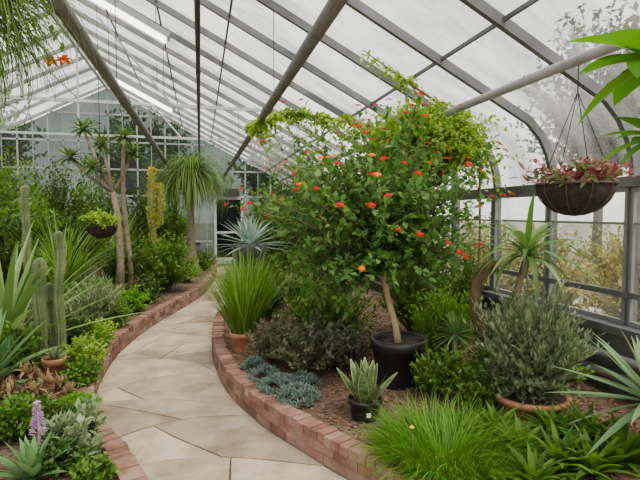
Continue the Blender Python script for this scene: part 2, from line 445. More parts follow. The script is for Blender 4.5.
# mulch
random.seed(3); mb = MB()
for i in range(7000):
    y = U(1.9, 7.5); x = U(outR(y)+.02, 3.0)
    p = V((x, y, bedz(x, y)+.006)); a = rv(); a.z *= .35; a.normalize(); b = V((0,0,1)).cross(a).normalized(); c = a.cross(b)
    mb.box(p, U(.015,.05), U(.008,.018), .005, a, b, c)
o = tag(mb.build('mulch', M['chip'], None, False), 'brown wood chip mulch covering the bed around the black pots', 'mulch'); o['kind'] = 'stuff'
mb = MB()
for i in range(3500):
    y = U(2.2, 8.5); x = outL(y)-.02-U(0, 1.6)**1.2
    p = V((x, y, bedz(x, y)+.006)); a = rv(); a.z *= .35; a.normalize(); b = V((0,0,1)).cross(a).normalized(); c = a.cross(b)
    mb.box(p, U(.015,.05), U(.008,.018), .005, a, b, c)
o = tag(mb.build('mulch', M['chip'], None, False), 'brown wood chip mulch in the bed left of the path', 'mulch'); o['kind'] = 'stuff'

# outdoors ground
mb = MB(); mb.v = [V((-60,-40,-.06)),V((60,-40,-.06)),V((60,80,-.06)),V((-60,80,-.06))]; mb.f = [(0,1,2,3)]
struct(mb.build('ground', M['ground']))

# greenhouse frame
XW = 3.2; RX = -2.6; SL = .52
def roofz(x): return 2.42+SL*(2.93-x)
half = [(3.2,.72),(3.2,1.85),(3.185,2.0),(3.14,2.15),(3.06,2.29),(2.93,2.42)]
half += [(2.93+(RX-2.93)*t/6, roofz(2.93+(RX-2.93)*t/6)) for t in range(1, 7)]
full = half+[(2*RX-x, z) for x, z in half[::-1][1:]]
def nrm(pts):
    out = []
    for i in range(len(pts)):
        a = pts[max(i-1,0)]; b = pts[min(i+1,len(pts)-1)]
        dx, dz = b[0]-a[0], b[1]-a[1]; l = math.hypot(dx, dz); out.append((dz/l, -dx/l))
    return out
nf = nrm(full)
Y0, Y1 = -1.5, 15.4
rys = [3.0+.88*k for k in range(-5, 15)]
def rib(name, y, w, n0, n1, mat, i0=0, i1=None):
    mb = MB(); P = list(zip(full, nf))[i0:i1]
    for (x, z), (nx, nz) in P:
        for dy, dn in ((-w,n0),(w,n0),(w,n1),(-w,n1)):
            mb.v.append(V((x+nx*dn, y+dy, z+nz*dn)))
    for i in range(len(P)-1):
        for j in range(4): mb.f.append((4*i+j, 4*i+(j+1)%4, 4*i+4+(j+1)%4, 4*i+4+j))
    struct(mb.build(name, M[mat], None, False))
for y in rys:
    rib('rafter', y, .022, 0, .075, 'frame' if y < 8 else 'wframe')  # near ribs darker, far ones paler: the fall of light put into the colour
# glass sheets
def sheet(pts, ns, off):
    mb = MB()
    for (x, z), (nx, nz) in zip(pts, ns): mb.v += [V((x+nx*off, Y0, z+nz*off)), V((x+nx*off, Y1, z+nz*off))]
    for i in range(len(pts)-1): mb.f.append((2*i, 2*i+1, 2*i+3, 2*i+2))
    return mb
ce = struct(empty('ceiling'))
k = len(half)-1
sheet(full[1:k+1], nf[1:k+1], .08).build('glass', M['glass'], ce)
sheet(full[k:-1], nf[k:-1], .08).build('glass', M['glass'], ce)
def bar(name, x, z, w, h, mat='frame', y0=Y0, y1=Y1):
    mb = MB(); mb.box((x, (y0+y1)/2, z), w, y1-y0, h); return struct(mb.build(name, M[mat], None, False))
for x in (2.05, 1.2, .35, -.5, -1.35, -2.1): bar('purlin', x, roofz(x)+.055, .022, .03, 'frame' if x > -1 else 'wframe')  # bars further left get a paler grey, brighter light painted into them
for x in (-3.4, -4.6, -5.8, -7.0): bar('purlin', x, roofz(2*RX-x)+.055, .025, .03, 'white')  # left slope bars whitened, the light on that side put into their colour
mb = MB(); mb.tube([(2.36,Y0,2.58),(2.36,Y1,2.58)], .036, 14); struct(mb.build('purlin', M['lpipe']))
bar('ridge_beam', RX, roofz(RX)+.02, .06, .16, 'white')
for y in (8.28, 11.8):
    mb = MB(); mb.box((RX, y, 3.35), 9.0, .04, .05); mb.box((RX, y, 4.3), .04, .04, 1.9)
    for s in (-1, 1):
        mb.tube([(RX+s*2.2, y, 3.35), (RX+s*1.1, y, 4.65)], .018, 6)
    struct(mb.build('roof_truss', M['white'], None, False))
# right wall
mb = MB(); mb.box((3.24, 6.95, .31), .16, 16.9, .74); struct(mb.build('wall_right', M['conc'], None, False))
bar('trim_1', 3.18, .70, .22, .06, 'frame'); bar('trim_2', 3.19, 1.84, .06, .08, 'frame'); bar('trim_3', 3.19, .97, .04, .045, 'frame')
for i, y in enumerate(rys[:-1]):
    w = struct(empty('window_%d' % (i+1), (3.2, y+.44, .72)))
    p = MB(); p.v = [V((.03,-.43,.0)), V((.03,.43,0)), V((.03,.43,1.12)), V((.03,-.43,1.12))]; p.f = [(0,1,2,3)]; p.build('pane', M['wglass'], w, False)
    p = MB(); p.v = [V((.045,-.43,.27)), V((.045,.43,.27)), V((.045,.43,.80)), V((.045,-.43,.80))]; p.f = [(0,1,2,3)]; p.build('insect_screen', M['screen'], w, False)
    f = MB()
    f.box((0,0,.03), .035, .84, .035); f.box((0,0,1.06), .035, .84, .035); f.box((0,-.41,.55), .03, .022, 1.06); f.box((0,.41,.55), .03, .022, 1.06); f.box((.01,0,.80), .025, .84, .02)
    f.build('window_frame', M['wframe'], w, False)
# left wall
mb = MB(); mb.box((-8.44, 6.95, .31), .16, 16.9, .74); struct(mb.build('wall_left', M['conc'], None, False))
p = MB(); p.v = [V((-8.43,Y0,.68)), V((-8.43,Y1,.68)), V((-8.43,Y1,1.9)), V((-8.43,Y0,1.9))]; p.f = [(0,1,2,3)]
struct(p.build('window_40', M['wglass'], None, False))
# end wall
we = struct(empty('wall_back', (0, Y1, 0)))
g = MB(); g.v = [V((x, .06, z)) for x, z in full]+[V((-8.4,.06,0)), V((3.2,.06,0))]; g.f = [tuple(range(len(g.v)))]
g.build('glass', M['eglass'], we, False)
b = MB(); b.box((-4.2,.1,.35), 8.4, .1, .7); b.box((2.3,.1,.35), 1.8, .1, .7); b.build('base_wall', M['conc'], we, False)
x = -8.2; q = 0
while x < 3.1:
    zt = roofz(x) if x > RX else roofz(2*RX-x)
    if x > 2.93: zt = 2.2
    z0 = 0 if not (.42 < x < 1.32) else 2.15
    m_ = MB(); m_.box((x, 0, (z0+zt)/2), .04 if q % 2 == 0 else .02, .05, zt-z0); m_.build('mullion', M['gable'], we, False)
    x += .40; q += 1
for z in (.72, 2.12, 2.9, 3.7, 4.5):
    hw = 5.75 if z < 2.4 else (roofz(RX)-z)/SL
    if z < 1:
        m_ = MB(); m_.box((-4.0,0,z), 8.7, .05, .05); m_.build('rail', M['gable'], we, False)
    else:
        m_ = MB(); m_.box((RX,0,z), 2*hw, .05, .05); m_.build('rail', M['gable'], we, False)
dr = struct(empty('door_1', (.87, Y1-.06, 0)))
d = MB()
for sx in (-1, 1): d.box((sx*.41,0,1.04), .07, .06, 2.08)
d.box((0,0,2.06), .9, .06, .07); d.box((0,0,.1), .76, .05, .2); d.box((0,0,1.0), .76, .05, .06)
d.build('door_frame', M['white'], dr, False)
d = MB(); d.v = [V((-.38,.02,.05)),V((.38,.02,.05)),V((.38,.02,2.05)),V((-.38,.02,2.05))]; d.f = [(0,1,2,3)]; d.build('pane', M['dglass'], dr, False)
d = MB(); d.tube([(.33,-.03,1.05),(.33,-.08,1.05),(.25,-.08,1.05)], .012, 8); d.build('door_handle', M['dpipe'], dr)
s = thing('exit_sign', 'small dark sign box above the far door', 'sign', (.95, Y1-.14, 2.12))
d = MB(); d.box((0,0,.12), .5, .07, .24); d.build('housing', M['sign'], s, False)
d = MB(); d.tube([(0,0,.24),(0,0,.6)], .01, 6); d.build('bracket', M['dpipe'], s)
# overhead pipes
def opipe(x, z, r, label, mat):
    t = thing('overhead_pipe', label, 'pipe', (x, 0, z), 'pipes running along the house')
    m_ = MB(); m_.tube([(0,Y0,0),(0,Y1-.05,0)], r, 16); m_.build('pipe', M[mat], t)
    zr = roofz(x)-z
    for y in rys[2::5]:
        m_ = MB(); m_.tube([(0,y,r),(0,y,zr)], .004, 6, False); m_.build('hanger', M['wire'], t)
        m_ = MB(); m_.tube([(0,y+.4,0),(0,y+.5,0)], r*1.22, 16); m_.build('coupling', M[mat], t)
opipe(-.72, 2.72, .045, 'thick grey pipe under the roof, left one of the two thick pipes', 'pipe')
opipe(.72, 2.72, .045, 'thick grey pipe under the roof, right one of the two thick pipes', 'pipe')
opipe(0, 3.06, .022, 'thin dark pipe between the two thick roof pipes', 'dpipe')
# lamps
for (u, v, d_, lab) in ((140, 88, 7.6, 'fluorescent tube lamp under the far part of the roof'), (125, 8, 5.8, 'fluorescent tube lamp at the top edge, nearer than the other')):
    x, y = gp(u, d_); z = zz(v, d_)
    t = thing('tube_lamp', lab, 'lamp', (x, y, z), 'tube lamps')
    dx = V((1,0,-SL)).normalized(); n_ = V((SL,0,1)).normalized()
    m_ = MB(); m_.box((0,0,0), 1.25, .17, .07, dx, (0,1,0), n_); m_.build('housing', M['gable'], t, False)
    m_ = MB()
    for s_ in (-.045, .045): m_.tube([n_*-.06+dx*-.6+V((0,s_,0)), n_*-.06+dx*.6+V((0,s_,0))], .024, 8)
    m_.build('tubes', M['tube'], t)
    for q in (-.45, .45):
        p_ = dx*q; m_ = MB(); m_.tube([p_, p_+V((0,0,roofz(x+p_.x)-z-p_.z))], .005, 6); m_.build('hanger', M['wire'], t)
# heating pipes along right wall
for z, lab in ((.5, 'grey heating pipe along the right wall, upper one'), (.36, 'grey heating pipe along the right wall, lower one')):
    t = thing('heating_pipe', lab, 'pipe', (3.05, 0, z), 'heating pipes by the right wall')
    m_ = MB(); m_.tube([(0,Y0,0),(0,Y1-.1,0)], .035, 12); m_.build('pipe', M['pipe'], t)
    for y in (1.5, 4, 6.5, 9, 11.5, 14):
        m_ = MB(); m_.box((.055,y,0), .11, .03, .03); m_.build('bracket', M['dpipe'], t, False)

# ================================================================== RIGHT BED
random.seed(11)
def flowerhead(mat, r=.021):
    mb = MB()
    for i in range(19):
        f = i/18; th = f*1.2; ph = i*2.4; d = V((math.sin(th)*math.cos(ph), math.sin(th)*math.sin(ph), math.cos(th)))
        a = d.orthogonal().normalized(); b = d.cross(a); c = V((d.x*r*1.2, d.y*r*1.2, d.z*r*.45)); k = len(mb.v); mb.v.append(c+d*.002)
        for j in range(8):
            an = 2*PI*j/8; q = .0078 if j % 2 else .005; mb.v.append(c+(a*math.cos(an)+b*math.sin(an))*q)
        for j in range(8): mb.f.append((k, k+1+j, k+1+(j+1)%8))
    o = mb.build('flower_head', M[mat], None, False); return o
def flowers(root, tips, n, protos, minrad=.75, scale=1.0, pmain=.85, zl=-.3, left_or=False):
    c = [t for t in tips if t[2] > minrad and t[1].z > zl]; random.shuffle(c)
    for i, (p, d, _) in enumerate(c[:n]):
        pm = pmain - (.35 if left_or and d.x < -.3 and d.z < .2 else 0)
        pr = protos[0] if R() < pm else protos[1]
        o = pr.copy(); C.objects.link(o); o.parent = root
        o.location = p+d*.045; dd = (d*.6+V((0,-.25,.8))).normalized(); o.rotation_euler = dd.to_track_quat('Z','Y').to_euler()
        sc = scale*U(.8,1.3); o.scale = (sc, sc, sc)
pr_red = flowerhead('redfl'); pr_or = flowerhead('orfl')
# lantana standard
t = thing('lantana_tree', 'large lantana tree with red flowers in a black tub', 'tree', place(400, 3.95))
pot(t, .225, .185, .38, 'black')
tr = MB(); tr.tube([(0,0,.3),(-.03,.01,.5),(-.09,.02,.7),(-.13,.03,.9),(-.15,.04,1.1),(-.17,.05,1.4)], [.033,.027,.025,.025,.023,.016], 9); tr.build('trunk', M['bark2'], t)
tips = bush(t, .92, .74, .82, 1.28, 620, 17, .066, .041, 'lant', oz=.95, o=(-.2,.05), s0=(-.15,.04), inner=.28, shell=.37, zlow=-.74, zmin=.46, sprays=84, skirt=.4)
front = [q for q in tips[:-84] if q[1].y < .2 and (q[1].x > -.2 or q[1].z > .1 or R() < .35)]
flowers(t, tips[-84:], 66, (pr_red, pr_or), .7, 1.0, .97, -.3, True)
flowers(t, front, 34, (pr_red, pr_or), .82, .92, .92, -.3, True)
t2 = thing('lantana_tree', 'second lantana with orange flowers behind the reedy potted clump', 'tree', place(308, 6.1))
tr = MB(); tr.tube([(0,0,0),(.02,0,.6),(0,.02,1.1)], [.03,.025,.018], 8); tr.build('trunk', M['bark2'], t2)
tips = bush(t2, .62, .6, .85, 1.45, 180, 14, .07, .038, 'lant', oz=.9, inner=.35, shell=.35, sprays=24)
flowers(t2, [q for q in tips if q[1].x < .3 and q[1].y < .4], 28, (pr_or, pr_red), .6, 1.3, .7)
C.objects.unlink(pr_red); C.objects.unlink(pr_or); bpy.data.objects.remove(pr_red); bpy.data.objects.remove(pr_or)

def basket(name, label, cat, x, y, zrim, r, depth, ztop, zjoin, woody=True, group=None):
    t = thing(name, label, cat, (x, y, zrim-depth), group)
    m_ = MB(); prof = [(0,0)]+[(r*math.sin(a), depth*(1-math.cos(a))) for a in [PI/2*i/8 for i in range(1, 9)]]
    prof += [(r*.93,depth),(r*.9,depth*.85),(0,depth*.82)]
    m_.lathe(prof, 30); bw = m_.build('bowl', M['coir'], t)
    m_ = MB(); m_.tube([(r*1.02*math.cos(2*PI*i/30), r*1.02*math.sin(2*PI*i/30), depth) for i in range(31)], .009, 6, False)
    for a in range(10):
        an = 2*PI*a/10
        m_.tube([(1.02*r*math.sin(b)*math.cos(an), 1.02*r*math.sin(b)*math.sin(an), depth-depth*1.02*math.cos(b)) for b in [PI/2*i/6 for i in range(7)]], .0045, 5, False)
    m_.build('wire_frame', M['wood' if woody else 'wire'], bw)
    for a in range(4):
        an = 2*PI*a/4+.4
        m_ = MB(); m_.tube([(r*math.cos(an), r*math.sin(an), depth), (0,0,depth+zjoin-zrim)], .003, 5, False); m_.build('chain', M['wire'], t)
    m_ = MB(); m_.tube([(0,0,depth+zjoin-zrim), (0,0,depth+ztop-zrim)], .004, 6); m_.build('hook', M['wire'], t)
    return t
# begonia basket
d = 3.12; x, y = gp(571, d); x = 2.36
b = basket('hanging_basket', 'dark hanging basket of burgundy leaves by the right windows', 'hanging basket', x, y, zz(184, d), .23, .20, 2.56, zz(92, d))
bush(b, .38, .34, .12, .25, 80, 9, .062, .025, 'burg', oz=.17, shell=.35, upw=.3, inner=.35, zlow=-.45, zmin=.15, sr=.003)
# green basket behind lantana
d = 5.0; x, y = gp(426, d)
b = basket('hanging_basket', 'hanging basket of trailing bright green foliage behind the lantana crown', 'hanging basket', x, y, zz(165, d), .25, .24, roofz(x)+.02, roofz(x)-.1, False)
bush(b, .76, .5, .46, .46, 780, 17, .062, .03, 'lime', oz=.24, shell=.3, upw=.1, inner=.35, sprays=8)
# vine
def vine(label, pts, nl, L, W, lm, spr, nsp, base, f0=.35):
    t = thing('climbing_vine', label, 'vine', base)
    b_ = V(base); P = [V(p)-b_ for p in pts]
    st = MB(); st.tube(P, [.014]*(len(P)-1)+[.005], 6); lf = MB()
    seg = [(P[i+1]-P[i]).length for i in range(len(P)-1)]; tot = sum(seg)
    def at(s):
        for i, l in enumerate(seg):
            if s <= l: return P[i].lerp(P[i+1], s/l)
            s -= l
        return P[-1]
    for i in range(nsp):
        q0 = R()**1.5
        s = tot*(f0+(1-f0)*q0); p = at(s); e = p+V((G(0,spr), G(0,spr), -abs(G(0,spr*1.2))+spr*.25))*(1.25-.85*q0)
        st.tube([p, (p+e)/2+V((0,0,.03)), e], [.004,.003,.001], 3, False)
        for k in range(nl):
            q = (k+R())/nl; c = p.lerp(e, q)+V((0,0,.06*q*(1-q))); lf.leaf(c, (rv()+V((0,0,-.1))).normalized(), (V((0,0,1))+rv()*.6).normalized(), L*U(.7,1.2), W)
    st.build('stems', M['stem'], t); lf.build('foliage', M[lm], t)
def W3(u, v, d): x, y = gp(u, d); return (x, y, zz(v, d))
bx, by, bz_ = place(405, 6.2)
vine('leafy climbing vine crossing under the roof left of the lantana top', [(bx,by,bz_), W3(403,240,6.2), W3(398,155,6.1), W3(370,126,6.0), W3(330,118,5.9), W3(290,112,5.8), W3(248,128,5.8)], 10, .074, .038, 'lime', .28, 230, (bx,by,bz_), .45)
bx, by, bz_ = place(478, 5.0)
vine('thin vine climbing a rafter up the glass above the lantana', [(bx,by,bz_), W3(480,230,5.0), W3(478,140,4.95), W3(450,112,4.9), W3(410,85,4.8), W3(362,50,4.7)], 7, .06, .032, 'lime', .16, 75, (bx,by,bz_), .5)

# snake plant
t = thing('snake_plant', 'small snake plant in a little black pot on the mulch', 'potted plant', place(366, 3.3))
p_ = pot(t, .115, .09, .16, 'black')
mb = MB(); mg = MB(); random.seed(5)
SNP = lambda t: min(1,.5+1.4*t)*max(0, 1-max(0,(t-.35)/.65)**1.9)
for i in range(15):
    az = i*2.4; f = i/15; q = .055*(1-f); el = .82+.66*f+U(-.08,.08); L = (.27+.06*f)*U(.9,1.05); dr_ = U(-.15,.1)
    b3 = (q*math.cos(az), q*math.sin(az), .12)
    mb.blade(b3, az, el, L, .072, dr_, 9, .12, SNP); mg.blade(b3, az, el, L, .072, dr_, 9, .12, SNP, .0035)
lv = mb.build('leaves', M['snake'], t); mg.build('leaf_margins', M['sedge'], lv)
m_ = MB(); a = math.atan2(-1, -.1); m_.box((.109*math.cos(a), .109*math.sin(a), .075), .004, .03, .03, (math.cos(a), math.sin(a), .18), (-math.sin(a), math.cos(a), 0), (0,0,1)); m_.build('sticker', M['tag'], p_, False)
random.seed(12)
# reedy clump
t = thing('reed_clump', 'tall reedy grass clump in a terracotta pot by the kerb', 'potted plant', place(243, 5.0))
pot(t, .14, .11, .22)
clump(t, 620, .12, .55, 1.02, .014, 'reed', 1.0, 1.52, .05, .75, .2)
# blue agave
t = thing('agave', 'pale blue agave in a tall grey pot near the path bend', 'agave', place(250, 7.2))
pot(t, .24, .17, 1.0, 'ceram')
rosette(t, 54, .72, .068, 'agblue', -.1, 1.5, .25, .95)
shrub('leafy shrub hiding the tall grey agave pot', 246, 6.75, .34, .42, .5, 150, 14, .06, .03, 'mid')
# silver shrubs
shrub('low silvery olive shrub between lantana tub and kerb', 312, 4.2, .46, .28, .3, 220, 16, .045, .026, 'olive', upw=.4)
shrub('low grey shrub spilling toward kerb below the reedy clump', 272, 4.5, .30, .24, .26, 140, 14, .042, .022, 'olive', upw=.4)
shrub('dark leafy shrub under the left of the lantana crown', 332, 4.9, .5, .42, .45, 190, 14, .06, .03, 'mid')
shrub('grey green filler shrub directly left of the black tub', 350, 4.3, .26, .18, .2, 110, 14, .045, .022, 'olive', upw=.4)
for (u, d_, r, lab) in ((296, 3.62, .18, 'blue grey succulent mound at the kerb edge, nearest of its row'), (280, 3.82, .19, 'blue grey succulent mound at the kerb edge, second of its row'), (265, 4.04, .15, 'blue grey succulent mound at the kerb edge, third of its row'), (253, 4.3, .12, 'small blue grey succulent patch at the far end of its row'), (302, 3.86, .14, 'blue grey succulent mound before the silvery shrub')):
    t = thing('succulent_mound', lab, 'succulent', place(u, d_), 'blue succulents along the right kerb'); mound(t, r, .10, int(2400*r*r)+20, 11, .055, .014, 'blue')
# behind/right of the tub
shrub('bright green shrub right of the black tub', 446, 4.5, .36, .36, .42, 210, 15, .055, .022, 'fresh', upw=.5)
shrub('low bright green shrub between the tub and the grassy mound', 440, 3.65, .26, .2, .22, 130, 14, .05, .022, 'mid', upw=.4)
shrub('taller mid green shrub behind the black tub', 415, 5.3, .5, .55, .65, 200, 15, .06, .03, 'mid')
shrub('mid green shrub against the right wall behind the lantana', 466, 5.6, .36, .5, .6, 150, 14, .06, .03, 'mid')
shrub('low leafy shrub below the strap leaf tree', 505, 3.75, .3, .22, .28, 130, 14, .055, .026, 'mid')
shrub('low bright shrub by the heating pipes behind the terracotta bowl', 560, 3.75, .3, .22, .26, 120, 14, .05, .024, 'fresh')
shrub('low green plant filling between the spiky rosette and the terracotta bowl', 482, 3.35, .22, .16, .2, 110, 14, .045, .02, 'mid', upw=.4)
t = thing('spiky_rosette', 'spiky green rosette on a short stem right of the tub', 'rosette plant', place(457, 3.95))
m_ = MB(); m_.tube([(0,0,0),(0,0,.4)], [.03,.025], 8); m_.build('stem', M['bark'], t); rosette(t, 70, .29, .018, 'sword', -.5, 1.4, .35, .38)
# curved hairy trunk
d = 4.1; bx, by, bz_ = place(490, d)
t = thing('hairy_trunk_plant', 'stubby curved brown hairy trunk among green leaves', 'plant', (bx,by,bz_))
P = [(0,0,0),(-.04,0,.3),(-.11,-.02,.5),(-.15,-.03,.68),(-.13,-.03,.84),(-.05,-.03,.95),(.05,-.03,.98)]
m_ = MB(); m_.tube(P, [.045,.047,.05,.05,.048,.042,.028], 12)
for i in range(420):
    q = R()*5.99; k = int(q); p = V(P[k]).lerp(V(P[k+1]), q-k); dd = rv(); m_.leaf4(p+dd*.04, (dd+V((0,0,.8))).normalized(), rv(), .04, .005)
m_.build('trunk', M['hair'], t)
m_ = MB()
for i in range(14): m_.blade((.04,-.03,.97), i*2.4, U(-.3,1.0), U(.12,.25), .025, .8, 4, .15, AGP)
m_.build('leaves', M['fresh'], t)
# dragon tree rosette
d = 3.8; bx, by, bz_ = place(515, d)
t = thing('dragon_tree', 'small tree with arching pale strap leaves before the window', 'tree', (bx,by,bz_)); zt = zz(256, d)-bz_
P = [(0,0,0),(.02,-.01,.4),(.0,0,.7),(.1,-.02,zt)]
m_ = MB(); m_.tube(P, [.035,.03,.028,.024], 9); m_.build('trunk', M['bark'], t)
m_ = MB()
for i in range(44):
    m_.blade((.1,-.02,zt), i*2.4, -.1+1.45*(i/44), U(.5,.72), .05, U(.9,1.9), 9, .12, AGP)
m_.build('leaves', M['sword'], t)
t = thing('spiky_rosette', 'low pale spiky rosette below the strap leaf tree', 'rosette plant', place(523, 4.0))
m_ = MB(); m_.tube([(0,0,0),(0,0,.5)], [.03,.025], 8); m_.build('stem', M['bark'], t); rosette(t, 46, .3, .024, 'sword', -.3, 1.4, .5, .5)
# grey shrub in bowl
t = thing('grey_leaved_shrub', 'grey green leaved bush in a wide terracotta bowl', 'potted plant', place(534, 3.28))
pot(t, .245, .18, .17)
bush(t, .47, .42, .48, .52, 400, 26, .058, .018, 'rosem', oz=.13, upw=.6, rnd=.7, tn=.7, simple=True, inner=.2, zlow=-1, zmin=.07, sr=.004)
# green grass mound
t = thing('grass_clump', 'bright green grassy mound with a yellow flower at front', 'grass', place(450, 2.72))
clump(t, 2200, .33, .18, .37, .008, 'grass', .55, 1.5, .6, 1.8, 0)
m_ = MB(); m_.tube([(-.26,-.12,.05),(-.29,-.15,.3)], .002, 4); m_.build('flower_stem', M['stem'], t)
m_ = MB()
for i in range(12): m_.blade((-.29,-.15,.3), i*2.4, .3+.06*i, .018, .008, .2, 2, 0, LFP)
m_.build('flower_head', M['yfl'], t)
# strap rosettes at bottom right
for (u, d, L, lab) in ((526, 2.7, .32, 'dark green strap leaf plant right of the grassy mound'), (566, 2.55, .36, 'dark green strap leaf plant at the bottom edge'), (592, 2.85, .36, 'dark green strap leaf plant below the pale spiky yucca'), (540, 2.4, .3, 'dark strap leaf plant lowest at the bottom edge'), (628, 2.6, .4, 'dark green strap leaf plant at the bottom right corner'), (500, 2.95, .28, 'dark green strap leaf plant before the left of the terracotta bowl'), (558, 2.88, .3, 'dark green strap leaf plant before the right of the terracotta bowl'), (600, 2.5, .34, 'dark green strap leaf plant low beside the bottom right corner')):
    t = thing('strap_leaf_plant', lab, 'plant', place(u, d), 'strap leaf plants at the bottom right'); rosette(t, 34, L, .045, 'mid', .3, 1.4, .8, .02)
# pale yucca
d = 2.6; bx, by, bz_ = place(658, d)
t = thing('yucca', 'pale yucca with long stiff blades at the right edge', 'yucca', (bx,by,bz_)); zt = zz(404, d)-bz_
m_ = MB(); m_.tube([(0,0,0),(0,0,zt)], [.05,.04], 9); m_.build('trunk', M['bark'], t); rosette(t, 34, .60, .052, 'yucca', -.45, 1.45, .3, zt)
# frangipani top right
bx, by = 2.6, 1.2; bz_ = bedz(bx, by)-.015
t = thing('frangipani_tree', 'tree with big glossy leaves reaching in at the top right', 'tree', (bx,by,bz_))
b0 = V((bx,by,bz_)); heads = [V(W3(654,60,1.75))-b0, V(W3(654,138,1.95))-b0]
m_ = MB(); m_.tube([(0,0,0),(-.03,.03,.8),(-.1,.1,1.3),heads[0]], [.05,.045,.04,.022], 9); m_.tube([(-.1,.1,1.3),heads[1]], [.035,.02], 8); m_.build('trunk', M['bark'], t)
m_ = MB()
for hI, h in enumerate(heads):
    for i in range(15):
        m_.blade(h, i*2.4+hI*.7, .7-.075*i+U(-.1,.1), U(.28,.36)*(1 if hI == 0 else .65), .13*(1 if hI == 0 else .58), .6, 8, .10, LFP)
m_.build('leaves', M['broad'], t)
# far right bed
shrub('tall dark shrub behind the blue agave', 280, 8.8, .6, .9, 1.1, 200, 14, .08, .04, 'dark')
shrub('tall leafy shrub in the far right of the bed', 265, 11.0, .75, 1.0, 1.3, 190, 14, .09, .045, 'dark')
shrub('leafy shrub far along the right wall', 300, 9.5, .8, .9, 1.2, 190, 14, .09, .045, 'mid')
shrub('low green shrub on the far right kerb', 238, 9.4, .3, .3, .4, 80, 12, .06, .03, 'mid')
shrub('green bush behind the reedy clump', 305, 5.55, .42, .5, .6, 170, 14, .06, .03, 'mid')
shrub('low green shrub between the reedy clump and the agave pot', 268, 6.3, .32, .3, .36, 120, 14, .06, .03, 'dark')

# ================================================================== LEFT BED
random.seed(29)
t = thing('agave', 'large agave with long upright sword leaves at left', 'agave', place(0, 4.5)); rosette(t, 38, 1.35, .085, 'sword', .45, 1.5, .35, .05, n_seg=7, shrink=.1)
t = thing('agave', 'broad green agave lower at the left edge', 'agave', place(-18, 3.7)); rosette(t, 26, .7, .09, 'agave', .25, 1.4, .35, .05, shrink=.2)
def cactus(label, u, d, vtop, r, ribs=9):
    x, y, z = place(u, d); t = thing('columnar_cactus', label, 'cactus', (x,y,z-.01), 'ribbed columnar cacti at left')
    h = zz(vtop, d)-z; mb = MB(); sp = MB()
    nn = max(8, int(h/.035)); n = ribs*2
    P = [((noise.noise(V((i*.08,u,0)))*.035, noise.noise(V((i*.08,u,5)))*.035, h*i/nn), 1+.08*math.sin(i*.5)) for i in range(nn+1)]
    P[0] = ((P[1][0][0],P[1][0][1],0), 1)
    top = P[-1][0]; P += [((top[0],top[1],top[2]+r*.5),.8),((top[0],top[1],top[2]+r*.8),.5),((top[0],top[1],top[2]+r*.92),.12)]
    m = len(P)
    for p, sc in P:
        for j in range(n):
            a = 2*PI*j/n; q = r*sc*(1 if j % 2 == 0 else .62); mb.v.append(V(p)+V((q*math.cos(a), q*math.sin(a), 0)))
    for i in range(m-1):
        for j in range(n): mb.f.append((i*n+j, i*n+(j+1)%n, (i+1)*n+(j+1)%n, (i+1)*n+j))
    mb.f.append(tuple((m-1)*n+j for j in range(n)))
    for p, sc in P[:-2]:
        for j in range(ribs):
            a = 2*PI*j/ribs; b = V(p)+V((r*sc*math.cos(a), r*sc*math.sin(a), 0))
            for _ in range(3): sp.leaf4(b, (V((math.cos(a), math.sin(a), 0))+rv()*.8).normalized(), rv(), .02, .0013)
    c = mb.build('column', M['cact'], t, False); s_ = sp.build('spines', M['spine'], c); s_['kind'] = 'stuff'
cactus('short thick ribbed cactus column, front one', 38, 4.4, 262, .055)
cactus('taller slim cactus column just right of the short one', 58, 4.5, 234, .042)
cactus('tallest slim cactus column at left behind sword leaves', 26, 5.2, 188, .042)
cactus('small cactus column between the two front ones', 48, 4.6, 285, .04)
shrub('feathery grey blue plant behind the cacti', 92, 5.8, .40, .34, .42, 200, 18, .06, .011, 'grey', 'feathery_plant', 'plant', upw=.6, simple=True)
shrub('rounded glossy green shrub beside the far bend of the path', 162, 8.7, .74, .55, .62, 340, 16, .075, .035, 'mid')
shrub('dark green shrub left of the rounded path shrub', 120, 8.3, .45, .4, .5, 170, 14, .07, .032, 'dark')
shrub('low green plant spilling over the left kerb near the bend', 130, 6.9, .32, .2, .22, 150, 14, .05, .025, 'fresh')
shrub('lime green cushion plant by the left kerb', 94, 5.2, .26, .14, .18, 150, 16, .035, .02, 'lime')
shrub('low mid green plant between cacti and kerb', 108, 5.9, .3, .22, .24, 130, 14, .05, .025, 'mid')
shrub('leafy green plant filling behind the lime cushion', 88, 6.3, .4, .3, .35, 160, 14, .06, .028, 'mid')
shrub('dark leafy filler right behind the two front cacti', 50, 5.0, .3, .25, .3, 140, 14, .055, .026, 'dark')
shrub('dark green filler plant between the aloe and the cacti', 70, 4.95, .24, .18, .22, 120, 14, .05, .024, 'dark')
t = thing('spiky_rosette', 'grey green spiky aloe behind the lime cushion plant', 'rosette plant', place(72, 5.5)); rosette(t, 40, .45, .045, 'grey', .1, 1.4, .3, .1)
t = thing('spiky_rosette', 'green spiky rosette in the middle of the left bed', 'rosette plant', place(100, 6.9)); rosette(t, 50, .6, .045, 'reed', .1, 1.4, .5, .15)
shrub('small green shrub on the left kerb beyond the bend', 186, 9.9, .32, .22, .27, 110, 12, .05, .025, 'fresh')
shrub('low leafy shrub between the rounded shrub and the kerb plant', 146, 7.6, .3, .22, .26, 120, 13, .055, .028, 'dark')
shrub('low green shrub at the far left kerb near the palm', 203, 12.0, .38, .28, .33, 100, 12, .06, .03, 'mid')
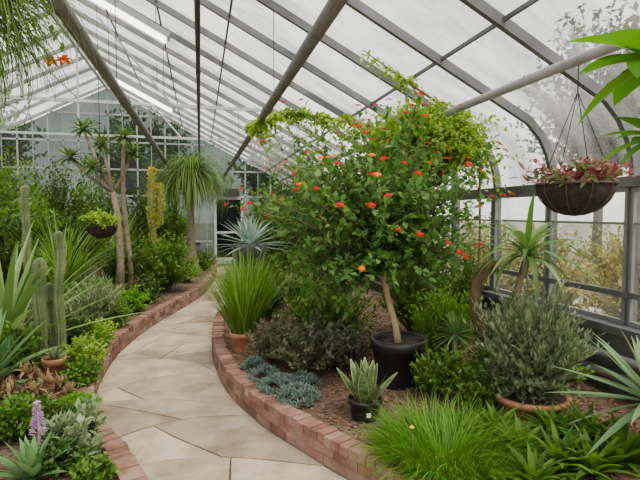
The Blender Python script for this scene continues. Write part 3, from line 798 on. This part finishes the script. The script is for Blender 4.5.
def pony(label, u, d, vhead, tr_r, n, L, Wd, lean=(0,0), name='ponytail_palm', d0=1.4, d1=2.6, e0=.2, e1=1.4, lm='pony'):
    x, y, z = place(u, d); t = thing(name, label, 'palm', (x,y,z)); h = zz(vhead, d)-z
    m_ = MB(); m_.tube([(0,0,0),(0,0,.1),(0,0,.25),(lean[0]*.3,lean[1]*.3,h*.35),(lean[0],lean[1],h)], [tr_r*2.2,tr_r*2.4,tr_r*1.7,tr_r,tr_r*.7], 12); m_.build('trunk', M['bark'], t)
    m_ = MB()
    for i in range(n): m_.blade((lean[0]+U(-.05,.05),lean[1]+U(-.05,.05),h+U(-.12,.12)), U(0,2*PI), U(e0,e1), L*U(.6,1.1), Wd, U(d0,d1), 9, 0)
    m_.build('leaves', M[lm], t); return t
pony('ponytail palm with drooping mop of leaves near the far door', 191, 11.0, 182, .09, 900, 1.5, .028, d0=1.8, d1=3.0)
pony('big ponytail palm hanging its fronds into the top left corner', -44, 2.7, 4, .07, 1000, 1.05, .015, d0=1.7, d1=3.1)
# yellow column
x, y, z = place(152, 9.6); t = thing('golden_column_plant', 'tall yellow leafed columnar plant beside the branching tree', 'plant', (x,y,z)); h = zz(168, 9.6)-z
P1 = [(0,0,0),(.03,0,h*.3),(-.02,0,h*.6),(.02,0,h)]; P2 = [(0,0,h*.42),(.13,.03,h*.5),(.19,.03,h*.66),(.17,.03,h*.86)]
m_ = MB(); m_.tube(P1, [.05,.06,.06,.04], 8); m_.tube(P2, [.03,.045,.045,.03], 8); m_.build('stem', M['cact'], t)
m_ = MB()
for i in range(1500):
    PP, q = (P1, 1.1+1.89*R()) if R() < .68 else (P2, .6+2.39*R()); k = int(q)
    p = V(PP[k]).lerp(V(PP[k+1]), q-k); dd = rv(); dd.z = abs(dd.z)*.6; sc = U(.6,1.15)
    m_.leaf4(p+V((dd.x,dd.y,0))*.05*sc, (dd+V((0,0,.7))).normalized(), rv(), .065*sc, .03)
m_.build('foliage', M['yell'], t)
# branching tree
x, y, z = place(118, 8.0); t = thing('branching_succulent_tree', 'pale branching tree with leaf tufts at branch ends', 'tree', (x,y,z))
def off(u, v, d=8.0): q = V(W3(u, v, d)); return q-V((x,y,z))
fork = off(114, 192); fork2 = off(118, 215)
heads = [off(72,158), off(86,130), off(126,138,7.8), off(104,146,8.3), off(94,168,7.8), off(134,154,8.2)]
m_ = MB(); m_.tube([(0,0,0),(.03,0,.5),fork2,fork], [.085,.065,.05,.044], 10)
m_.tube([(.17,.1,0),(.16,.08,.6),off(124,205,8.1),off(124,170,8.0),heads[2]], [.06,.046,.04,.034,.022], 10)
for hI, h_ in enumerate(heads):
    if hI == 2: continue
    m_.tube([fork, fork.lerp(h_,.5)+V((0,0,-.06 if hI != 3 else 0)), h_], [.034,.028,.02], 8)
m_.build('trunk', M['bark'], t)
m_ = MB()
for h_ in heads:
    for i in range(36): m_.blade(h_, i*2.4+U(0,.3), -.4+1.7*i/36, U(.2,.34), .055, U(.3,1.1), 5, .12, LFP)
m_.build('leaf_tufts', M['tuft'], t)
# hanging bowl left
d = 6.4; x, y = gp(102, d)
b = basket('hanging_basket', 'small hanging bowl of lime foliage before the branching tree', 'hanging basket', x, y, zz(226, d), .19, .16, roofz(x)+.02, zz(226, d)+.7, False)
bush(b, .27, .27, .13, .24, 90, 12, .06, .03, 'lime', oz=.14, shell=.35, zmin=.1)
# near-left small plants
t = thing('dried_plant', 'curly dry tan brown plant at the left edge', 'plant', place(22, 3.5))
m_ = MB()
for (cx, cy, cz, sc) in [(.14*math.cos(a)*s_, .14*math.sin(a)*s_, .10+.16*(1-s_*.6), 1) for s_, n_, o_ in ((0,1,0),(1,5,.3),(1.9,8,.1)) for a in [o_+2*PI*j/n_ for j in range(n_)]]:
    for i in range(34):
        f = i/34; m_.blade((cx,cy,cz), i*2.4+U(-.3,.3), .2+1.2*f, U(.10,.16)*(1-.4*f), .028, -U(1.2,3.0)*(1 if R() < .8 else -1), 6, .2, LFP)
m_.build('foliage', M['dry'], t)
t = thing('potted_succulent', 'small succulent in a terracotta pot behind the brown plant', 'potted plant', place(50, 4.0)); pot(t, .09, .07, .24); rosette(t, 26, .13, .03, 'grey', .2, 1.4, .3, .22)
shrub('pale lime low plant behind the terracotta pot', 82, 4.45, .22, .14, .18, 110, 14, .04, .022, 'lime')
shrub('low bright green plant at the kerb beside the brown plant', 76, 3.9, .19, .13, .15, 110, 14, .04, .022, 'mid')
shrub('small lime tinted cushion at the kerb before the lime plant', 90, 4.75, .2, .13, .16, 100, 14, .04, .02, 'fresh')
t = thing('succulent_mound', 'dark green succulent cushion in front of the brown plant', 'succulent', place(44, 3.2)); mound(t, .2, .12, 80, 12, .06, .02, 'dark')
t = thing('succulent_mound', 'light green succulent mat near the left kerb', 'succulent', place(72, 3.5)); mound(t, .15, .08, 60, 12, .05, .018, 'fresh')
t = thing('succulent_mound', 'grey succulent rosettes at the kerb below the brown plant', 'succulent', place(60, 2.98)); mound(t, .15, .12, 30, 14, .09, .03, 'grey')
shrub('grey green fleshy leaved succulent leaning over the near kerb', 86, 2.95, .15, .15, .18, 17, 12, .07, .034, 'grey', 'fleshy_succulent', 'succulent', upw=.5)
shrub('second grey green fleshy succulent nearer the bottom left', 78, 2.68, .14, .12, .15, 16, 12, .07, .034, 'grey', 'fleshy_succulent', 'succulent', upw=.5)
t = thing('agave', 'small green agave at the bottom left corner', 'agave', place(24, 2.5)); rosette(t, 24, .32, .06, 'agave', .3, 1.45, .2, .02)
d = 2.72; bx, by, bz_ = place(31, d); t = thing('flower_spike', 'pale lilac flower spike rising beside the small agave', 'flower', (bx,by,bz_)); h = zz(402, d)-bz_
m_ = MB(); m_.tube([(0,0,0),(.01,0,h*.6),(0,0,h)], [.011,.009,.004], 6); m_.build('stem', M['pink'], t)
m_ = MB()
for i in range(170):
    q = R(); a = U(0,2*PI); rr = .04*(1-.7*q); m_.leaf(V((rr*.4*math.cos(a), rr*.4*math.sin(a), h*(.45+.55*q))), V((math.cos(a), math.sin(a), .5)).normalized(), V((0,0,1)), .034*(1.1-.6*q), .018)
m_.build('blossoms', M['pink'], t)
rosette(t, 14, .14, .04, 'grey', .1, 1.2, .2, .02, name='leaves')
shrub('low mid green plant at the left edge behind the lilac spike', 14, 3.0, .22, .14, .17, 110, 14, .05, .025, 'mid')
shrub('low leafy filler between the lilac spike and the near kerb', 58, 2.62, .16, .1, .12, 80, 13, .045, .022, 'dark')
shrub('low dark plant at the bottom edge by the near kerb', 84, 2.46, .13, .09, .11, 70, 13, .04, .02, 'mid')
shrub('green shrub at the left edge behind the brown plant', 5, 4.1, .3, .24, .28, 130, 14, .055, .028, 'mid')
shrub('olive shrub between the cacti and the brown plant', 42, 4.25, .2, .1, .13, 100, 14, .045, .022, 'olive')
# background left
bg = [(-5, 6.5, .6, .6, .8, 'dark', 'dark green shrub at the left edge behind the sword leaves'),
      (30, 7.5, .6, .7, .9, 'mid', 'mid green shrub behind the tallest cactus'),
      (70, 8.6, .6, .6, .75, 'dark', 'dark shrub left of the branching tree'),
      (10, 9.0, .8, 1.15, 1.4, 'mid', 'large leafy shrub far left below the roof'),
      (52, 10.5, .8, 1.15, 1.4, 'dark', 'large dark shrub before the end wall at left'),
      (95, 11.0, .8, 1.05, 1.3, 'mid', 'leafy shrub before the end wall behind the branching tree'),
      (140, 11.5, .7, .85, 1.05, 'dark', 'dark shrub behind the yellow column plant'),
      (172, 12.8, .65, .95, 1.15, 'mid', 'green shrub behind the ponytail palm'),
      (-20, 11.5, 1.0, 1.25, 1.7, 'dark', 'tall dark shrub far off at the left edge')]
for u, d, r, rz, cz, mt_, lab in bg:
    shrub(lab, u, d, r, rz, cz, 240, 14, .10, .045, mt_, 'background_shrub', 'shrub')
for (u, d, lab) in ((60, 6.9, 'green fan of narrow leaves left of the hanging bowl'), (22, 8.2, 'fan of narrow leaves far left behind the cacti'), (112, 9.8, 'narrow leaved clump behind the branching tree')):
    t = thing('narrow_leaf_clump', lab, 'plant', place(u, d)); clump(t, 170, .15, .7, 1.4, .035, 'reed', .8, 1.5, .3, 1.2, .1)
# orange blossoms upper left
d = 4.2; p0 = V(W3(42, 60, d)); t = thing('flowering_vine', 'orange blossoms on a thin vine hanging at the upper left', 'vine', tuple(p0))
m_ = MB(); m_.tube([(0,0,1.0),(0,0,.1),(.06,-.02,.03),(.12,-.03,0),(.23,-.06,.01)], .004, 5); m_.build('stems', M['stem'], t)
for q in ((.12,-.03,0),(.23,-.06,.01)):
    m_ = MB()
    for i in range(11): m_.blade(q, i*2.4, -.9+.12*i, .075, .05, .3, 4, .15, LFP)
    m_.build('blossom', M['orfl'], t)
m_ = MB()
for i in range(24): m_.leaf(V((U(-.05,.2),U(-.05,.05),U(.02,.45))), rv(), V((0,0,1)), .08, .04)
m_.build('foliage', M['mid'], t)

# ================================================================== OUTDOORS
random.seed(41)
def otree(label, x, y, h, r, nt, mat, cat='tree', name='outdoor_tree', base=True):
    t = thing(name, label, cat, (x,y,-.06), 'trees and shrubs outside the glass')
    if base:
        m_ = MB(); m_.tube([(0,0,0),(.05,0,h*.3),(0,.05,h*.6)], [.18,.14,.08], 8); m_.build('trunk', M['otwig'], t)
        bush(t, r, r, h*.38, h*.66, nt, 24, .26, .15, mat, 'otwig', oz=h*.3, sr=.018, simple=True, inner=.35, rnd=1.2, tn=.3)
    else:
        bush(t, r, r, h*.5, h*.5, nt, 16, .10, .05, mat, simple=True, shell=.35)
otree('tree outside beyond the right glass', 10.5, 7.5, 7.0, 2.6, 240, 'fart')
otree('second tree outside, farther along the right side', 14, 14.5, 9.0, 3.4, 300, 'fart')
otree('tree outside near the right edge of the photo', 13.5, 1.6, 7.0, 2.4, 220, 'fart')
otree('small tree outside far along the right side', 8.0, 18, 6.0, 2.4, 210, 'fart')
for i, (x, y, h, r, lab) in enumerate(((4.7, 2.7, 1.4, .65, 'tan shrub outside the nearest right window'), (4.8, 4.15, 1.6, .75, 'tan shrub outside behind the begonia basket'), (4.7, 5.8, 1.55, .75, 'shrub outside the middle right windows'), (5.0, 7.8, 1.7, .8, 'shrub outside the far right windows'), (7.2, 4.6, 1.4, 1.0, 'wide dry shrub outside farther back from the right windows'), (8.0, 7.4, 1.6, 1.2, 'wide dry shrub outside beyond the middle right windows'))):
    otree(lab, x, y, h, r, 270, 'far', 'shrub', 'outdoor_shrub', False)
otree('tree outside behind the end wall at left', -8, 20, 7.0, 2.6, 240, 'mid')
otree('tree outside behind the end wall in the middle', -2.2, 21, 6.0, 2.6, 240, 'mid')
otree('tree outside behind the end wall at right', 3.2, 20, 5.0, 2.2, 220, 'mid')

# ================================================================== LIGHT + CAMERA
w = bpy.data.worlds.new('overcast'); bpy.context.scene.world = w; w.use_nodes = True
bgd = w.node_tree.nodes['Background']; bgd.inputs[0].default_value = (1.0,.985,.96,1); bgd.inputs[1].default_value = 2.15
sl = bpy.data.lights.new('sun', 'SUN'); sl.energy = 8.5; sl.angle = math.radians(40); sl.color = (1,.93,.81)
so = bpy.data.objects.new('sun', sl); C.objects.link(so); so.rotation_euler = (math.radians(24), math.radians(14), 0)
cam = bpy.data.cameras.new('camera'); cam.lens = 27; cam.sensor_width = 36; cam.clip_end = 300
co = bpy.data.objects.new('camera', cam); C.objects.link(co); co.location = (0,0,EYE); co.rotation_euler = (PI/2-PIT, 0, -YAW)
bpy.context.scene.camera = co
